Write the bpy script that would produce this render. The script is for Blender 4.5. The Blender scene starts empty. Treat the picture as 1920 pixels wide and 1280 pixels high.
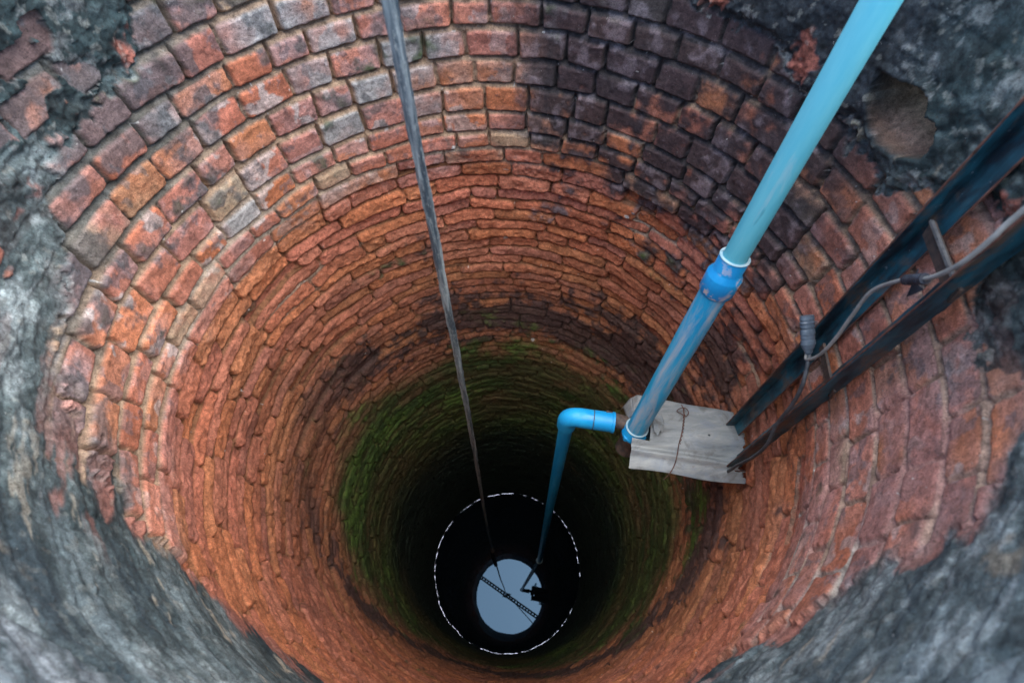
import bpy, math, random
import numpy as np
from mathutils import Vector, Matrix

# ------------------------------------------------------------------ camera, sky, light
scene = bpy.context.scene
COL = scene.collection
rad = math.radians

CAM = (0.0528, -0.5544, 0.204)
TILT = 0.539                                    # angle between the view axis and straight down
cam_data = bpy.data.cameras.new("camera")
cam_data.sensor_width = 36.0
cam_data.lens = 890.0 / 1920.0 * 36.0
cam_data.clip_start = 0.02
cam_data.clip_end = 500.0
cam_data.dof.use_dof = True
cam_data.dof.focus_distance = 1.45
cam_data.dof.aperture_fstop = 3.8
cam = bpy.data.objects.new("camera", cam_data)
cam.location = CAM
cam.rotation_euler = (TILT, 0, 0)
COL.objects.link(cam)
scene.camera = cam

SUN_EL, SUN_ROT = 76.0, 70.0
world = bpy.data.worlds.new("World")
scene.world = world
world.use_nodes = True
wn = world.node_tree
sky = wn.nodes.new("ShaderNodeTexSky")
sky.sky_type = 'NISHITA'
sky.sun_disc = False
sky.sun_elevation = rad(SUN_EL)
sky.sun_rotation = rad(SUN_ROT)
sky.air_density = 1.0
sky.dust_density = 0.7
sky.ozone_density = 1.0
bg = wn.nodes["Background"]
bg.inputs["Strength"].default_value = 0.08
wn.links.new(sky.outputs[0], bg.inputs[0])

sd = bpy.data.lights.new("sun", 'SUN')
sd.energy = 1.5
sd.angle = rad(95)                              # broad bright cloud
sd.color = (1.0, 0.99, 0.92)
sun = bpy.data.objects.new("sun", sd)
# direction to the sun, same azimuth convention as the sky texture (0 = +Y, clockwise)
sdir = Vector((math.sin(rad(SUN_ROT)) * math.cos(rad(SUN_EL)), math.cos(rad(SUN_ROT)) * math.cos(rad(SUN_EL)), math.sin(rad(SUN_EL))))
sun.rotation_euler = sdir.to_track_quat('Z', 'Y').to_euler()
sun.location = sdir * 20
COL.objects.link(sun)

scene.view_settings.view_transform = 'Standard'
scene.view_settings.look = 'None'
scene.view_settings.gamma = 1.0
scene.view_settings.exposure = 2.85
scene.render.engine = 'CYCLES'
scene.cycles.diffuse_bounces = 8
scene.cycles.max_bounces = 14
scene.cycles.glossy_bounces = 5
scene.cycles.use_denoising = True
scene.cycles.sample_clamp_indirect = 8.0

# ------------------------------------------------------------------ helpers
def thing(name, label, cat, loc=(0, 0, 0), group=None, kind=None):
    o = bpy.data.objects.new(name, None)
    o.empty_display_size = 0.05
    o.location = loc
    COL.objects.link(o)
    o["label"] = label
    o["category"] = cat
    if group: o["group"] = group
    if kind: o["kind"] = kind
    return o

def world_of(o):
    m = Matrix.LocRotScale(o.location, o.rotation_euler, o.scale)
    return (world_of(o.parent) @ m) if o.parent else m

def mk(name, verts, faces, mat, parent=None, M=None, smooth=True, label=None, sharp=38):
    me = bpy.data.meshes.new(name)
    me.from_pydata([tuple(v) for v in verts], [], faces)
    me.validate()
    me.materials.append(mat)
    if smooth and sharp:
        me.polygons.foreach_set("use_smooth", [True] * len(me.polygons))
        me.set_sharp_from_angle(angle=rad(sharp))
    elif smooth:
        me.polygons.foreach_set("use_smooth", [True] * len(me.polygons))
    o = bpy.data.objects.new(name, me)
    COL.objects.link(o)
    M = M or Matrix.Identity(4)
    if parent is not None:
        o.parent = parent
        M = world_of(parent).inverted() @ M
    o.location, q, o.scale = M.decompose()
    o.rotation_euler = q.to_euler()
    if label: o["label"] = label
    return o

def tag(o, label, cat, group=None, kind=None):
    o["label"] = label
    o["category"] = cat
    if group: o["group"] = group
    if kind: o["kind"] = kind
    return o

def lathe(profile, seg=40, caps=True):
    """profile: list of (z, r) ; returns verts, faces about local Z"""
    v, f = [], []
    for z, r in profile:
        for i in range(seg):
            a = 2 * math.pi * i / seg
            v.append((r * math.cos(a), r * math.sin(a), z))
    n = len(profile)
    for j in range(n - 1):
        for i in range(seg):
            k = (i + 1) % seg
            f.append((j * seg + i, j * seg + k, (j + 1) * seg + k, (j + 1) * seg + i))
    if caps:
        f.append(tuple(range(seg))[::-1])
        f.append(tuple((n - 1) * seg + i for i in range(seg)))
    return v, f

def frame(a, b):
    """matrix placing local +Z from a to b, origin at a"""
    a, b = Vector(a), Vector(b)
    q = (b - a).to_track_quat('Z', 'Y')
    return Matrix.Translation(a) @ q.to_matrix().to_4x4()

def sweep(path, radius, seg=16, caps=True, squash=None):
    """tube through points; radius number or list. parallel transport frames"""
    P = [Vector(p) for p in path]
    n = len(P)
    R = radius if isinstance(radius, (list, tuple)) else [radius] * n
    T = []
    for i in range(n):
        t = (P[min(i + 1, n - 1)] - P[max(i - 1, 0)]).normalized()
        T.append(t)
    up = Vector((0, 0, 1)) if abs(T[0].z) < 0.9 else Vector((0, 1, 0))
    N = (up - T[0] * up.dot(T[0])).normalized()
    v, f = [], []
    for i in range(n):
        N = (N - T[i] * N.dot(T[i])).normalized()
        B = T[i].cross(N)
        for k in range(seg):
            a = 2 * math.pi * k / seg
            sx, sy = (squash[i] if squash else (1, 1))
            v.append(P[i] + (N * math.cos(a) * sx + B * math.sin(a) * sy) * R[i])
    for j in range(n - 1):
        for i in range(seg):
            k = (i + 1) % seg
            f.append((j * seg + i, j * seg + k, (j + 1) * seg + k, (j + 1) * seg + i))
    if caps:
        f.append(tuple(range(seg))[::-1])
        f.append(tuple((n - 1) * seg + i for i in range(seg)))
    return v, f

def spline(pts, n=8):
    """Catmull-Rom"""
    P = [Vector(p) for p in pts]
    P = [P[0] * 2 - P[1]] + P + [P[-1] * 2 - P[-2]]
    out = []
    for i in range(1, len(P) - 2):
        for k in range(n):
            t = k / n
            p0, p1, p2, p3 = P[i - 1], P[i], P[i + 1], P[i + 2]
            out.append(0.5 * ((2 * p1) + (p2 - p0) * t + (2 * p0 - 5 * p1 + 4 * p2 - p3) * t * t + (3 * p1 - p0 - 3 * p2 + p3) * t ** 3))
    out.append(P[-2])
    return out

class NT:
    """small node-tree helper"""
    def __init__(self, name):
        self.m = bpy.data.materials.new(name)
        self.m.use_nodes = True
        self.t = self.m.node_tree
        self.b = self.t.nodes["Principled BSDF"]
        self.tc = self.t.nodes.new("ShaderNodeTexCoord")
    def n(self, typ, **kw):
        nd = self.t.nodes.new(typ)
        for k, v in kw.items():
            if k in nd.inputs.keys(): nd.inputs[k].default_value = v
            else: setattr(nd, k, v)
        return nd
    def l(self, a, b): self.t.links.new(a, b)
    def coords(self, scale=(1, 1, 1)):
        mp = self.t.nodes.new("ShaderNodeMapping")
        mp.inputs["Scale"].default_value = scale
        self.l(self.tc.outputs["Object"], mp.inputs[0])
        return mp.outputs[0]
    def noise(self, sc, detail=4, rough=0.6, stretch=(1, 1, 1), dist=0.0):
        nd = self.n("ShaderNodeTexNoise")
        nd.inputs["Scale"].default_value = sc
        nd.inputs["Detail"].default_value = detail
        nd.inputs["Roughness"].default_value = rough
        nd.inputs["Distortion"].default_value = dist
        self.l(self.coords(stretch), nd.inputs["Vector"])
        return nd.outputs["Fac"]
    def ramp(self, fac, stops, interp='LINEAR'):
        r = self.n("ShaderNodeValToRGB")
        r.color_ramp.interpolation = interp
        e = r.color_ramp.elements
        while len(e) > 1: e.remove(e[-1])
        e[0].position = stops[0][0]
        c = stops[0][1]; e[0].color = (*c, 1) if not isinstance(c, (int, float)) else (c, c, c, 1)
        for p, c in stops[1:]:
            x = e.new(p); x.color = (*c, 1) if not isinstance(c, (int, float)) else (c, c, c, 1)
        self.l(fac, r.inputs[0])
        return r.outputs[0]
    def mix(self, fac, a, b, mode='MIX'):
        m = self.n("ShaderNodeMix", data_type='RGBA', blend_type=mode)
        for s, v in ((0, fac), (6, a), (7, b)):
            if isinstance(v, (int, float)): m.inputs[s].default_value = v
            elif isinstance(v, tuple): m.inputs[s].default_value = (*v, 1)
            else: self.l(v, m.inputs[s])
        return m.outputs[2]
    def bump(self, h, strength=0.5, dist=0.002, nrm=None):
        b = self.n("ShaderNodeBump")
        b.inputs["Strength"].default_value = strength
        b.inputs["Distance"].default_value = dist
        self.l(h, b.inputs["Height"])
        if nrm: self.l(nrm, b.inputs["Normal"])
        return b.outputs[0]
    def out(self, col=None, rough=None, bump=None, metal=None, ior=None, spec=None):
        for k, v in (("Base Color", col), ("Roughness", rough), ("Normal", bump), ("Metallic", metal), ("IOR", ior), ("Specular IOR Level", spec)):
            if v is None: continue
            if isinstance(v, (int, float)): self.b.inputs[k].default_value = v
            elif isinstance(v, tuple): self.b.inputs[k].default_value = (*v, 1)
            else: self.l(v, self.b.inputs[k])
        return self.m

# ------------------------------------------------------------------ masonry materials (colour attribute carries each brick's own colour)
def masonry(name, fine, bumpd):
    m = NT(name)
    at = m.n("ShaderNodeAttribute", attribute_name="Col")
    n1 = m.noise(95, 6, 0.72)
    n2 = m.noise(420, 4, 0.7)
    n3 = m.noise(30, 5, 0.65, dist=0.6)
    c = m.mix(1.0, at.outputs["Color"], m.ramp(n1, [(0.25, 1 - fine), (0.5, 1.0), (0.8, 1 + fine)]), 'MULTIPLY')
    c = m.mix(1.0, c, m.ramp(n2, [(0.3, 0.60), (0.5, 1.0), (0.72, 1.42)]), 'MULTIPLY')
    c = m.mix(1.0, c, m.ramp(n3, [(0.3, 0.66), (0.5, 1.0), (0.7, 1.28)]), 'MULTIPLY')
    pit = m.ramp(m.noise(210, 3, 0.6), [(0.30, 0.55), (0.40, 0.0)])
    c = m.mix(pit, c, (0.05, 0.035, 0.03))
    speck = m.ramp(m.noise(150, 2, 0.5), [(0.735, 0.0), (0.77, 0.55)])
    c = m.mix(speck, c, (0.42, 0.40, 0.36))
    b1 = m.bump(n1, 0.9, bumpd)
    b2 = m.bump(n2, 0.6, bumpd * 0.3, b1)
    rough = m.n("ShaderNodeMapRange")
    m.l(at.outputs["Alpha"], rough.inputs[0])
    rough.inputs[3].default_value = 0.95
    rough.inputs[4].default_value = 0.66
    return m.out(c, rough.outputs[0], b2, spec=0.35)
M_BRICK = masonry("old_brick", 0.55, 0.0045)
M_PLASTER = masonry("weathered_plaster", 0.65, 0.003)

# ------------------------------------------------------------------ the well wall: a displaced shaft, one brick at a time
rng = np.random.default_rng(7)
NU = 1900
CIRC = 2 * math.pi * 0.735
WATER_Z = -5.578
rows = [0.0]
while rows[-1] < 5.75:
    d = rows[-1]
    rows.append(d + float(np.interp(d, [0, 0.9, 1.6, 2.6, 5.7], [0.0026, 0.0028, 0.0042, 0.0075, 0.016])))
D = np.array(rows, np.float32)
NV = len(D)
U = (np.arange(NU, dtype=np.float32) + 0.5) / NU
AZ = U * 360.0
UU, DD = np.meshgrid(U, D)
AA = UU * 360.0

def sm(x): return x * x * (3 - 2 * x)
def sstep(a, b, x): return sm(np.clip((x - a) / (b - a), 0, 1))

def gn(cu, cv, seed):
    """value noise on the (azimuth, depth) grid, cell cu x cv metres, periodic; about -1..1"""
    r = np.random.default_rng(seed)
    nu = max(3, int(round(CIRC / cu)))
    nv = int(D[-1] / cv) + 4
    L = r.uniform(-1, 1, (nv, nu)).astype(np.float32)
    off = r.uniform(0, 1)
    x = U * nu + r.uniform(0, nu); i = np.floor(x).astype(int); w = sm((x - i).astype(np.float32))
    A = L[:, i % nu] * (1 - w) + L[:, (i + 1) % nu] * w
    y = D / cv + off; j = np.floor(y).astype(int); q = sm((y - j).astype(np.float32))[:, None]
    return A[j] * (1 - q) + A[j + 1] * q
def fbm(cell, octs, seed, gain=0.5, an=1.0):
    s = 0; a = 1.0; tot = 0
    for k in range(octs):
        c = cell / 2.07 ** k
        s = s + a * gn(c * an, c, seed * 31 + k)
        tot += a; a *= gain
    return s / tot * 1.5

def wrapd(a, c): return (a - c + 180.0) % 360.0 - 180.0
def azf(pts):
    """periodic piecewise-linear function of azimuth"""
    pts = sorted((p[0] % 360, p[1]) for p in pts)
    xs = [pts[-1][0] - 360] + [p[0] for p in pts] + [pts[0][0] + 360]
    ys = [pts[-1][1]] + [p[1] for p in pts] + [pts[0][1]]
    return np.interp(AZ, xs, ys).astype(np.float32)[None, :]
def blob(az, d, sa, sd_, p=2):
    return np.exp(-((np.abs(wrapd(AA, az)) / sa) ** p + (np.abs(DD - d) / sd_) ** p)).astype(np.float32)

n_big = fbm(0.45, 4, 1)
n_mid = fbm(0.12, 4, 2)
n_fine = fbm(0.03, 4, 3)
n_pit = fbm(0.013, 3, 4)
n_st = fbm(0.10, 4, 5, an=2.2)

# stain depth: staining hangs lower on the side below the camera
tilt = 1.95 * np.exp(-(wrapd(AA, 258) / 46.0) ** 2) + 0.16 * np.cos(np.radians(AA - 90))
DS = DD - tilt.astype(np.float32)

# courses
cb = [-0.07, 0.0, 0.07, 0.14, 0.207, 0.278, 0.349, 0.413, 0.488, 0.561, 0.640, 0.702, 0.760]
while cb[-1] < 6.0: cb.append(cb[-1] + rng.uniform(0.047, 0.064) + 0.006 * max(0, 1.1 - cb[-1]))
cb = np.array(cb, np.float32); NC = len(cb) - 1
low = sstep(0.70, 0.90, DD + 0.03 * n_big)
wz = DD + 0.007 * fbm(0.9, 2, 11) + (0.0035 + 0.0085 * low) * fbm(0.13, 3, 12) + 0.0016 * n_fine
wz = wz + 0.0030 * low * n_mid + 0.0022 * low * n_fine
wu = UU * CIRC + (0.004 + 0.006 * low) * fbm(0.09, 3, 13) + 0.0016 * gn(0.02, 0.02, 14)
k = np.clip(np.searchsorted(cb, wz.ravel(), side='right').reshape(wz.shape) - 1, 0, NC - 1)
nb = np.where(cb[:-1] < 0.74, rng.integers(38, 42, NC), rng.integers(20, 29, NC))
off = rng.uniform(0, 1, NC)
MX = 48
jit = rng.uniform(-0.13, 0.13, (NC, MX)); jit[cb[:-1] > 0.74] *= 2.4
x = (wu / CIRC) % 1.0 * nb[k] + off[k]
i0 = np.floor(x).astype(np.int32)
def J(kk, ii): return ii + jit[kk, ii % nb[kk]]
b0 = J(k, i0)
i0 = np.where(x < b0, i0 - 1, i0)
b1 = J(k, i0 + 1)
i0 = np.where(x > b1, i0 + 1, i0)
b0 = J(k, i0); b1 = J(k, i0 + 1)
Lm = CIRC / nb[k]
bi = i0 % nb[k]
dxl = (x - b0) * Lm; dxr = (b1 - x) * Lm
z0 = cb[k]; z1 = cb[np.minimum(k + 1, NC)]
def rnd(lo, hi):
    return rng.uniform(lo, hi, (NC, MX)).astype(np.float32)[k, bi]
r_off, r_tu, r_tv, r_a, r_b, r_c, r_d = rnd(-1, 1), rnd(-1, 1), rnd(-1, 1), rnd(0, 1), rnd(0, 1), rnd(0, 1), rnd(0, 1)
pk_ = np.exp(-(wrapd(AA, 332) / 26.0) ** 4)
jb = (1 - 0.45 * pk_) * np.where(low > 0.5, 0.0025 + 0.003 * r_b, 0.0045 + 0.003 * r_b)       # half bed joint
jv = (0.0022 + 0.0025 * r_c) * (1 - 0.8 * low)
dx = np.minimum(dxl, dxr) - jv
dzt = wz - z0; dzb = z1 - wz
dz = np.minimum(dzt * 1.0, dzb) - jb
rc = 0.008 + 0.009 * low                                                     # corner radius
cx = np.maximum(rc - dx, 0); cz = np.maximum(rc - dz, 0)
sdin = np.where((cx > 0) & (cz > 0), rc - np.sqrt(cx * cx + cz * cz), np.minimum(dx, dz))
sdin = sdin + 0.0018 * n_pit
mask = sstep(-0.0015, 0.0035, sdin)                                          # 1 on brick
dome = sstep(-0.001, 0.006 + 0.007 * low, sdin)
tv = (wz - (z0 + z1) / 2) / (z1 - z0) * 2
tu = (dxl - dxr) / (dxl + dxr)

upper_ = 1 - low
worn = np.clip(np.exp(-(wrapd(AA, 262) / 62.0) ** 4) * sstep(0.6, 0.95, DD) + 0.0, 0, 1).astype(np.float32) * (0.65 + 0.35 * n_mid)
worn = np.clip(worn, 0, 1)
deepfade = sstep(2.2, 4.0, DD)
relief = (0.012 * (1 - low) + 0.010 * low) * (1 - 0.80 * worn)
h = relief * (0.55 * mask + 0.45 * dome) * (1 + 0.0 * DD)
h += mask * (1 - 0.6 * worn) * (r_off * (0.0030 + 0.0028 * low) + r_tu * tu * 0.003 + (r_tv * 0.0025 + 0.0050 * low) * tv)
h += mask * (0.0018 + 0.0022 * low * (1 - 0.6 * worn)) * n_fine * 1.2 + 0.0026 * low * n_mid * mask + 0.0013 * low * n_pit
h += (1 - mask) * (0.0014 * n_pit + 0.0018 * n_fine)
# the bed joint is hollow just under each brick and packed towards the one below; upright joints are thin open cracks
hollow = np.exp(-((dzb - 0.0035) / 0.0034) ** 2) * (0.45 + 0.55 * sstep(-0.6, 0.4, n_mid + 0.6 * r_a))
upr = np.exp(-(np.minimum(dxl, dxr) / 0.0030) ** 2) * sstep(-0.3, 0.3, n_fine + n_mid + 0.4)
h -= (1 - 0.92 * worn) * ((0.009 + 0.008 * low) * hollow * (1 - 0.8 * mask) + 0.012 * upr * (1 - 0.75 * low * sstep(-0.3, 0.4, n_mid)))
h += 0.004 * upper_ * np.exp(-((dzt - 0.006) / 0.006) ** 2) * (1 - mask)
# knocked-out bricks
gone = ((r_d > 0.972) & (DD > 0.8) & (DD < 3.5)).astype(np.float32)
h -= gone * mask * 0.018
# sandy mortar packed under/over the upper courses, cement smeared flush at the far left
flush = np.clip(np.exp(-(wrapd(AA, 172) / 34.0) ** 4) * (1 - sstep(0.42, 0.62, DD + 0.07 * n_mid)), 0, 1)
packr = np.exp(-(wrapd(AA, 332) / 26.0) ** 4) * (1 - sstep(0.75, 1.0, DD + 0.1 * n_mid))
h = h * (1 - 0.45 * packr) + packr * (1 - mask) * 0.004
flushR = np.exp(-(wrapd(AA, 42) / 26.0) ** 4) * sstep(0.15, -0.10, DD - 0.40 + 0.10 * n_mid) * sstep(-0.5, 0.3, n_mid + 0.3)
h = h * (1 - 0.55 * flushR) + 0.003 * flushR
h = h + flush * (1 - mask) * 0.005 * (0.5 + 0.5 * n_mid)
h += 0.006 * n_big * (0.4 + 0.6 * low) + 0.004 * fbm(0.25, 3, 21) * low

south_ = np.exp(-(wrapd(AA, 256) / 76.0) ** 6).astype(np.float32)
PB_ = azf([(148, .19), (160, .275), (177, .355), (193, .47), (209, .585), (215, .69), (225, 1.10), (236, 1.33), (250, 1.42), (270, 1.30), (303, .93), (308, .69),
           (318, .43), (327, .285), (340, .345), (351, .25), (3.4, .35), (14, .39), (31, .345), (53.6, .275), (75, .13), (110, .08), (140, .12)])
# ---- colours (albedo)
def C3(r, g, b): return np.array([r, g, b], np.float32)
def mix3(a, b, t):
    t = np.clip(t, 0, 1)[..., None]
    return a * (1 - t) + b * t
pal = np.array([[.56, .190, .085], [.51, .165, .088], [.48, .160, .098], [.55, .205, .095], [.44, .160, .11], [.53, .190, .115]], np.float32)
pidx = rng.integers(0, len(pal), (NC, MX))[k, bi]
colr = pal[pidx] * (0.86 + 0.26 * r_a)[..., None]
colr = colr * (1 + 0.16 * n_mid + 0.12 * n_fine)[..., None]
upper = 1 - low
side_l = np.exp(-(wrapd(AA, 150) / 62.0) ** 4).astype(np.float32)
side_r = np.exp(-(wrapd(AA, 338) / 32.0) ** 4).astype(np.float32)
# pink / lime bloom on the upper bricks
bloom = np.clip((0.22 + 0.62 * (r_b - 0.35)) * 1.25 + 0.55 * n_mid, 0, 1) * upper * np.clip(side_l + side_r + 0.25, 0, 1)
patch = sstep(-0.10, 0.16, fbm(0.055, 4, 36) + 0.25 * n_mid)
bloom = bloom * (0.35 + 0.65 * patch)
colr = mix3(colr, C3(.43, .27, .25), bloom * 0.95)
palep = sstep(0.42, 0.56, fbm(0.06, 4, 37) + 0.3 * (r_a - 0.5)) * upper * np.clip(side_l + 0.6 * side_r + 0.1, 0, 1)
colr = mix3(colr, C3(.46, .42, .39), palep * 0.7)
flk = sstep(0.48, 0.56, fbm(0.035, 4, 38)) * upper
colr = mix3(colr, C3(.13, .12, .13), flk * 0.55 * np.clip(side_l + side_r + 0.2, 0, 1))
grey = ((r_c > 0.80) * 1.0) * upper * np.clip(side_l * 1.0 + 0.15, 0, 1) * np.clip(0.62 + 0.9 * n_mid, 0, 1)
colr = mix3(colr, C3(.37, .345, .325), grey)
tanb = ((r_c < 0.07) * 1.0) * upper * np.clip(0.8 + n_mid, 0, 1)
colr = mix3(colr, C3(.42, .31, .19), tanb * 0.8)
# thin dark lichen / grime film over the left upper bricks
edge_prox = np.exp(-(np.clip(DD - PB_, 0, 9) / 0.13) ** 2)
film = np.clip(side_l + 0.9 * south_, 0, 1) * upper * sstep(0.25, 0.62, 0.55 * edge_prox - 0.12 + n_mid * 0.8 + 0.55 * n_fine + 0.9 * (0.50 - DD) + 0.6 * (np.abs(wrapd(AA, 185)) < 40) * (0.62 - DD) * 2)
colr = mix3(colr, C3(.085, .09, .095), film * 0.75)
# mortar
mort = np.where(low[..., None] > 0.5, C3(.27, .115, .055), C3(.38, .25, .16))
mort = mort * (1 + 0.22 * n_pit + 0.15 * n_mid)[..., None]
lime = sstep(0.30, 0.62, fbm(0.16, 3, 31, an=3.0) + 0.5 * np.exp(-((DD - 0.80) / 0.10) ** 2)) * sstep(0.55, 0.7, DD) * (1 - sstep(0.95, 1.25, DD))
mort = mix3(mort, C3(.46, .36, .27), lime * 0.9)
mort = mix3(mort, C3(.33, .215, .16) * (1 + 0.4 * n_fine)[..., None], packr * 0.8)
mort = mix3(mort, C3(.42, .37, .31), packr * sstep(0.2, 0.6, fbm(0.12, 3, 39)) * 0.8)
mort = mix3(mort, C3(.10, .11, .10) * (1 + 0.5 * n_fine)[..., None], flush * 0.85)
colr = mix3(mort, colr, mask * (0.985 - 0.10 * worn) * 1.0)
smear = packr * sstep(0.0, 0.7, fbm(0.09, 4, 35, an=1.5) + 0.2)
colr = mix3(colr, C3(.43, .21, .18) * (1 + 0.2 * n_mid)[..., None], smear * 0.75)
colr = mix3(colr, C3(.47, .145, .055) * (1 + 0.15 * n_mid)[..., None], worn * 0.45)
# brown dirt further down
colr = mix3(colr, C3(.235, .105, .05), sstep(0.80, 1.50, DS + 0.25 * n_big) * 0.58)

# soot on the upper right
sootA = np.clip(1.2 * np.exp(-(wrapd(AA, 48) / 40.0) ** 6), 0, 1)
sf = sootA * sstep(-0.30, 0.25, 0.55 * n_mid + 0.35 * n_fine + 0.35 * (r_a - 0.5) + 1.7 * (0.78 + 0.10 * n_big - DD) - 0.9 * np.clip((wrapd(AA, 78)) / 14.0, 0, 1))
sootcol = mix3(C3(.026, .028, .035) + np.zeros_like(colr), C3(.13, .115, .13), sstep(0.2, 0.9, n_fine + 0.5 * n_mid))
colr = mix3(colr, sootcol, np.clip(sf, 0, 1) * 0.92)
# dark seep band round the shaft
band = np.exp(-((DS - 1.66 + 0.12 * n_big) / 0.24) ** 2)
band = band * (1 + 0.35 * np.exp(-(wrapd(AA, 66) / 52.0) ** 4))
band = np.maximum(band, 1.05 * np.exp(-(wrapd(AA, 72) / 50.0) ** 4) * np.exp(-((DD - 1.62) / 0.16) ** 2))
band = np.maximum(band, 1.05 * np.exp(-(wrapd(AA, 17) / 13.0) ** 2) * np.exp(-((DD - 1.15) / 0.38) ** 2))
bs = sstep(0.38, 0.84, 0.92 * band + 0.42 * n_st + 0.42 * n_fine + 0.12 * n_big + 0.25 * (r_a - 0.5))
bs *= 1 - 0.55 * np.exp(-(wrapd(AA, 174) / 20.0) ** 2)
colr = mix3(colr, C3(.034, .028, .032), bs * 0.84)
# thin vertical runs
run = np.clip(gn(0.05, 1.6, 77) * 0.6 + gn(0.02, 1.1, 78) * 0.5, 0, 1) * sstep(0.9, 1.5, DD)
colr = mix3(colr, C3(.05, .035, .03), run * 0.30)
# olive, then moss, then black slime down to the water
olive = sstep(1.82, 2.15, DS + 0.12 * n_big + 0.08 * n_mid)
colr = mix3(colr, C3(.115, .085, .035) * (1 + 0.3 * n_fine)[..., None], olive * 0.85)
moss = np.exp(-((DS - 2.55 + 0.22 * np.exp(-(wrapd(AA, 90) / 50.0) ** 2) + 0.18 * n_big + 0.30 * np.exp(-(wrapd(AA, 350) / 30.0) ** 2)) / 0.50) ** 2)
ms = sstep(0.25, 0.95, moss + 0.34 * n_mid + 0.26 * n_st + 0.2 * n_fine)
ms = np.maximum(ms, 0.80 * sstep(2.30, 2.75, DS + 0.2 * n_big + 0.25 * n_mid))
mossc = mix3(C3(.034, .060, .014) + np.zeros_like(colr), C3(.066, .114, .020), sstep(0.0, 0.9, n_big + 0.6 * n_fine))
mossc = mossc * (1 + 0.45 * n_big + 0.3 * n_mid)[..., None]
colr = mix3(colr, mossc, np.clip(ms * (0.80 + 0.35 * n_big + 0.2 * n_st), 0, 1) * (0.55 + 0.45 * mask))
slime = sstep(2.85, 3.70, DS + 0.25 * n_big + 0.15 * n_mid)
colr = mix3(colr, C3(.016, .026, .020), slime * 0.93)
# small white droppings and lime crumbs in the joints
crumb = (gn(0.011, 0.011, 91) > 0.93) * (1 - mask) * (DD < 1.4) + (gn(0.014, 0.010, 92) > 0.975) * (DD < 2.2) * 1.0
colr = mix3(colr, C3(.60, .57, .52), np.clip(crumb, 0, 1) * 0.8 * (DD < 2.2))
for (a_, d_) in ((54.5, 0.93), (52.8, 0.90), (78, 2.02), (100, 0.745), (303, 0.80), (88, 1.22)):
    g_ = np.exp(-((wrapd(AA, a_) / 0.9) ** 2 + ((DD - d_) / 0.012) ** 2)) + 0.4 * gn(0.009, 0.007, int(a_ * 7))
    colr = mix3(colr, C3(.66, .64, .60), sstep(0.55, 0.75, g_) * np.exp(-(wrapd(AA, a_) / 2.2) ** 2) * np.exp(-((DD - d_) / 0.03) ** 2))

# ---- cement render round the mouth
pb = azf([(148, .20), (151, .265), (160, .295), (171, .315), (177, .38), (187, .455), (193, .49), (199, .53), (209, .585), (215, .69),
          (219.5, .88), (225, 1.10), (236, 1.33), (250, 1.42), (270, 1.30), (290, 1.12), (303, .93), (308, .69), (315, .555), (318, .43), (321.6, .345),
          (327, .285), (331, .22), (335, .29), (338, .35), (345, .345), (347.5, .33), (351, .25), (357, .26), (.5, .32), (3.4, .35), (8, .395), (14, .39), (21.4, .365),
          (31, .345), (42, .30), (53.6, .275), (62, .20), (75, .13), (100, .08), (125, .08), (140, .12)])
n_az = fbm(0.07, 5, 71, gain=0.62, an=4.5)
edge_n = 0.028 * n_mid + 0.020 * n_fine + 0.012 * n_pit + south_ * (0.075 * n_az + 0.05 * n_big)
pd = pb + edge_n - DD                                    # >0 inside the render
# bricks that show through worn places near the edge
thru = sstep(0.72, 0.90, fbm(0.15, 3, 41) + 0.25 * mask - 2.0 * np.clip(pd - 0.12, 0, 1)) * (np.abs(wrapd(AA, 172)) < 36)
pd = np.where(thru > 0.5, np.minimum(pd, 0.5 * (0.5 - thru) * 0.02), pd)
pm = sstep(0.0, 0.008, pd)
thick = (1 - 0.80 * south_) * (0.003 + 0.014 * sstep(0.0, 0.05 + 0.20 * south_, pd) + 0.009 * sstep(0.03, 0.20 + 0.2 * south_, pd))
ph = thick + 0.0045 * n_mid * sstep(0.0, 0.06, pd) + 0.0022 * n_fine + 0.0009 * n_pit + 0.006 * n_big * sstep(0.05, 0.3, pd)
ph += 0.12 * h
south = np.exp(-(wrapd(AA, 265) / 62.0) ** 4).astype(np.float32)
# cracks and ledges in the render
crk = azf([(205, .22), (215, .27), (225.8, .325), (231.4, .39), (237.2, .46), (250, .56), (262, .62), (285, .50), (292, .38), (300, .28), (306, .22), (318, .13), (325, .10)])
cd = DD - crk + 0.010 * n_mid + 0.004 * n_fine
cmask = np.exp(-(wrapd(AA, 268) / 56.0) ** 8).astype(np.float32)
ph += cmask * (0.006 * sstep(0.012, -0.008, cd) - 0.020 * np.exp(-(cd / 0.010) ** 2) * sstep(-0.6, 0.1, n_mid + 0.4))
crk2 = np.exp(-(((DD - 0.70 - (AA - 300) * -0.01) + 0.01 * n_mid) / 0.005) ** 2) * np.exp(-(wrapd(AA, 302) / 5.0) ** 2)
ph -= 0.02 * crk2
crk3 = sstep(0.035, 0.0, np.abs(fbm(0.30, 4, 51))) * sstep(0.05, 0.12, pd)
ph -= 0.004 * crk3 * (1 - south)
ph = ph - south * 0.92 * (0.0045 * n_mid * sstep(0.0, 0.06, pd) + 0.0022 * n_fine) + south * (0.0026 * n_az + 0.0010 * fbm(0.018, 3, 72, an=3.0))
H = h * (1 - pm) + ph * pm
pl = fbm(0.22, 6, 61, gain=0.70)
pl2 = fbm(0.05, 4, 62, gain=0.7, an=1.8)
pc = mix3(C3(.030, .046, .046) + np.zeros_like(colr), C3(.145, .172, .164), sstep(-0.45, 0.85, pl + 0.6 * pl2 + 0.05 * south))
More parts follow.
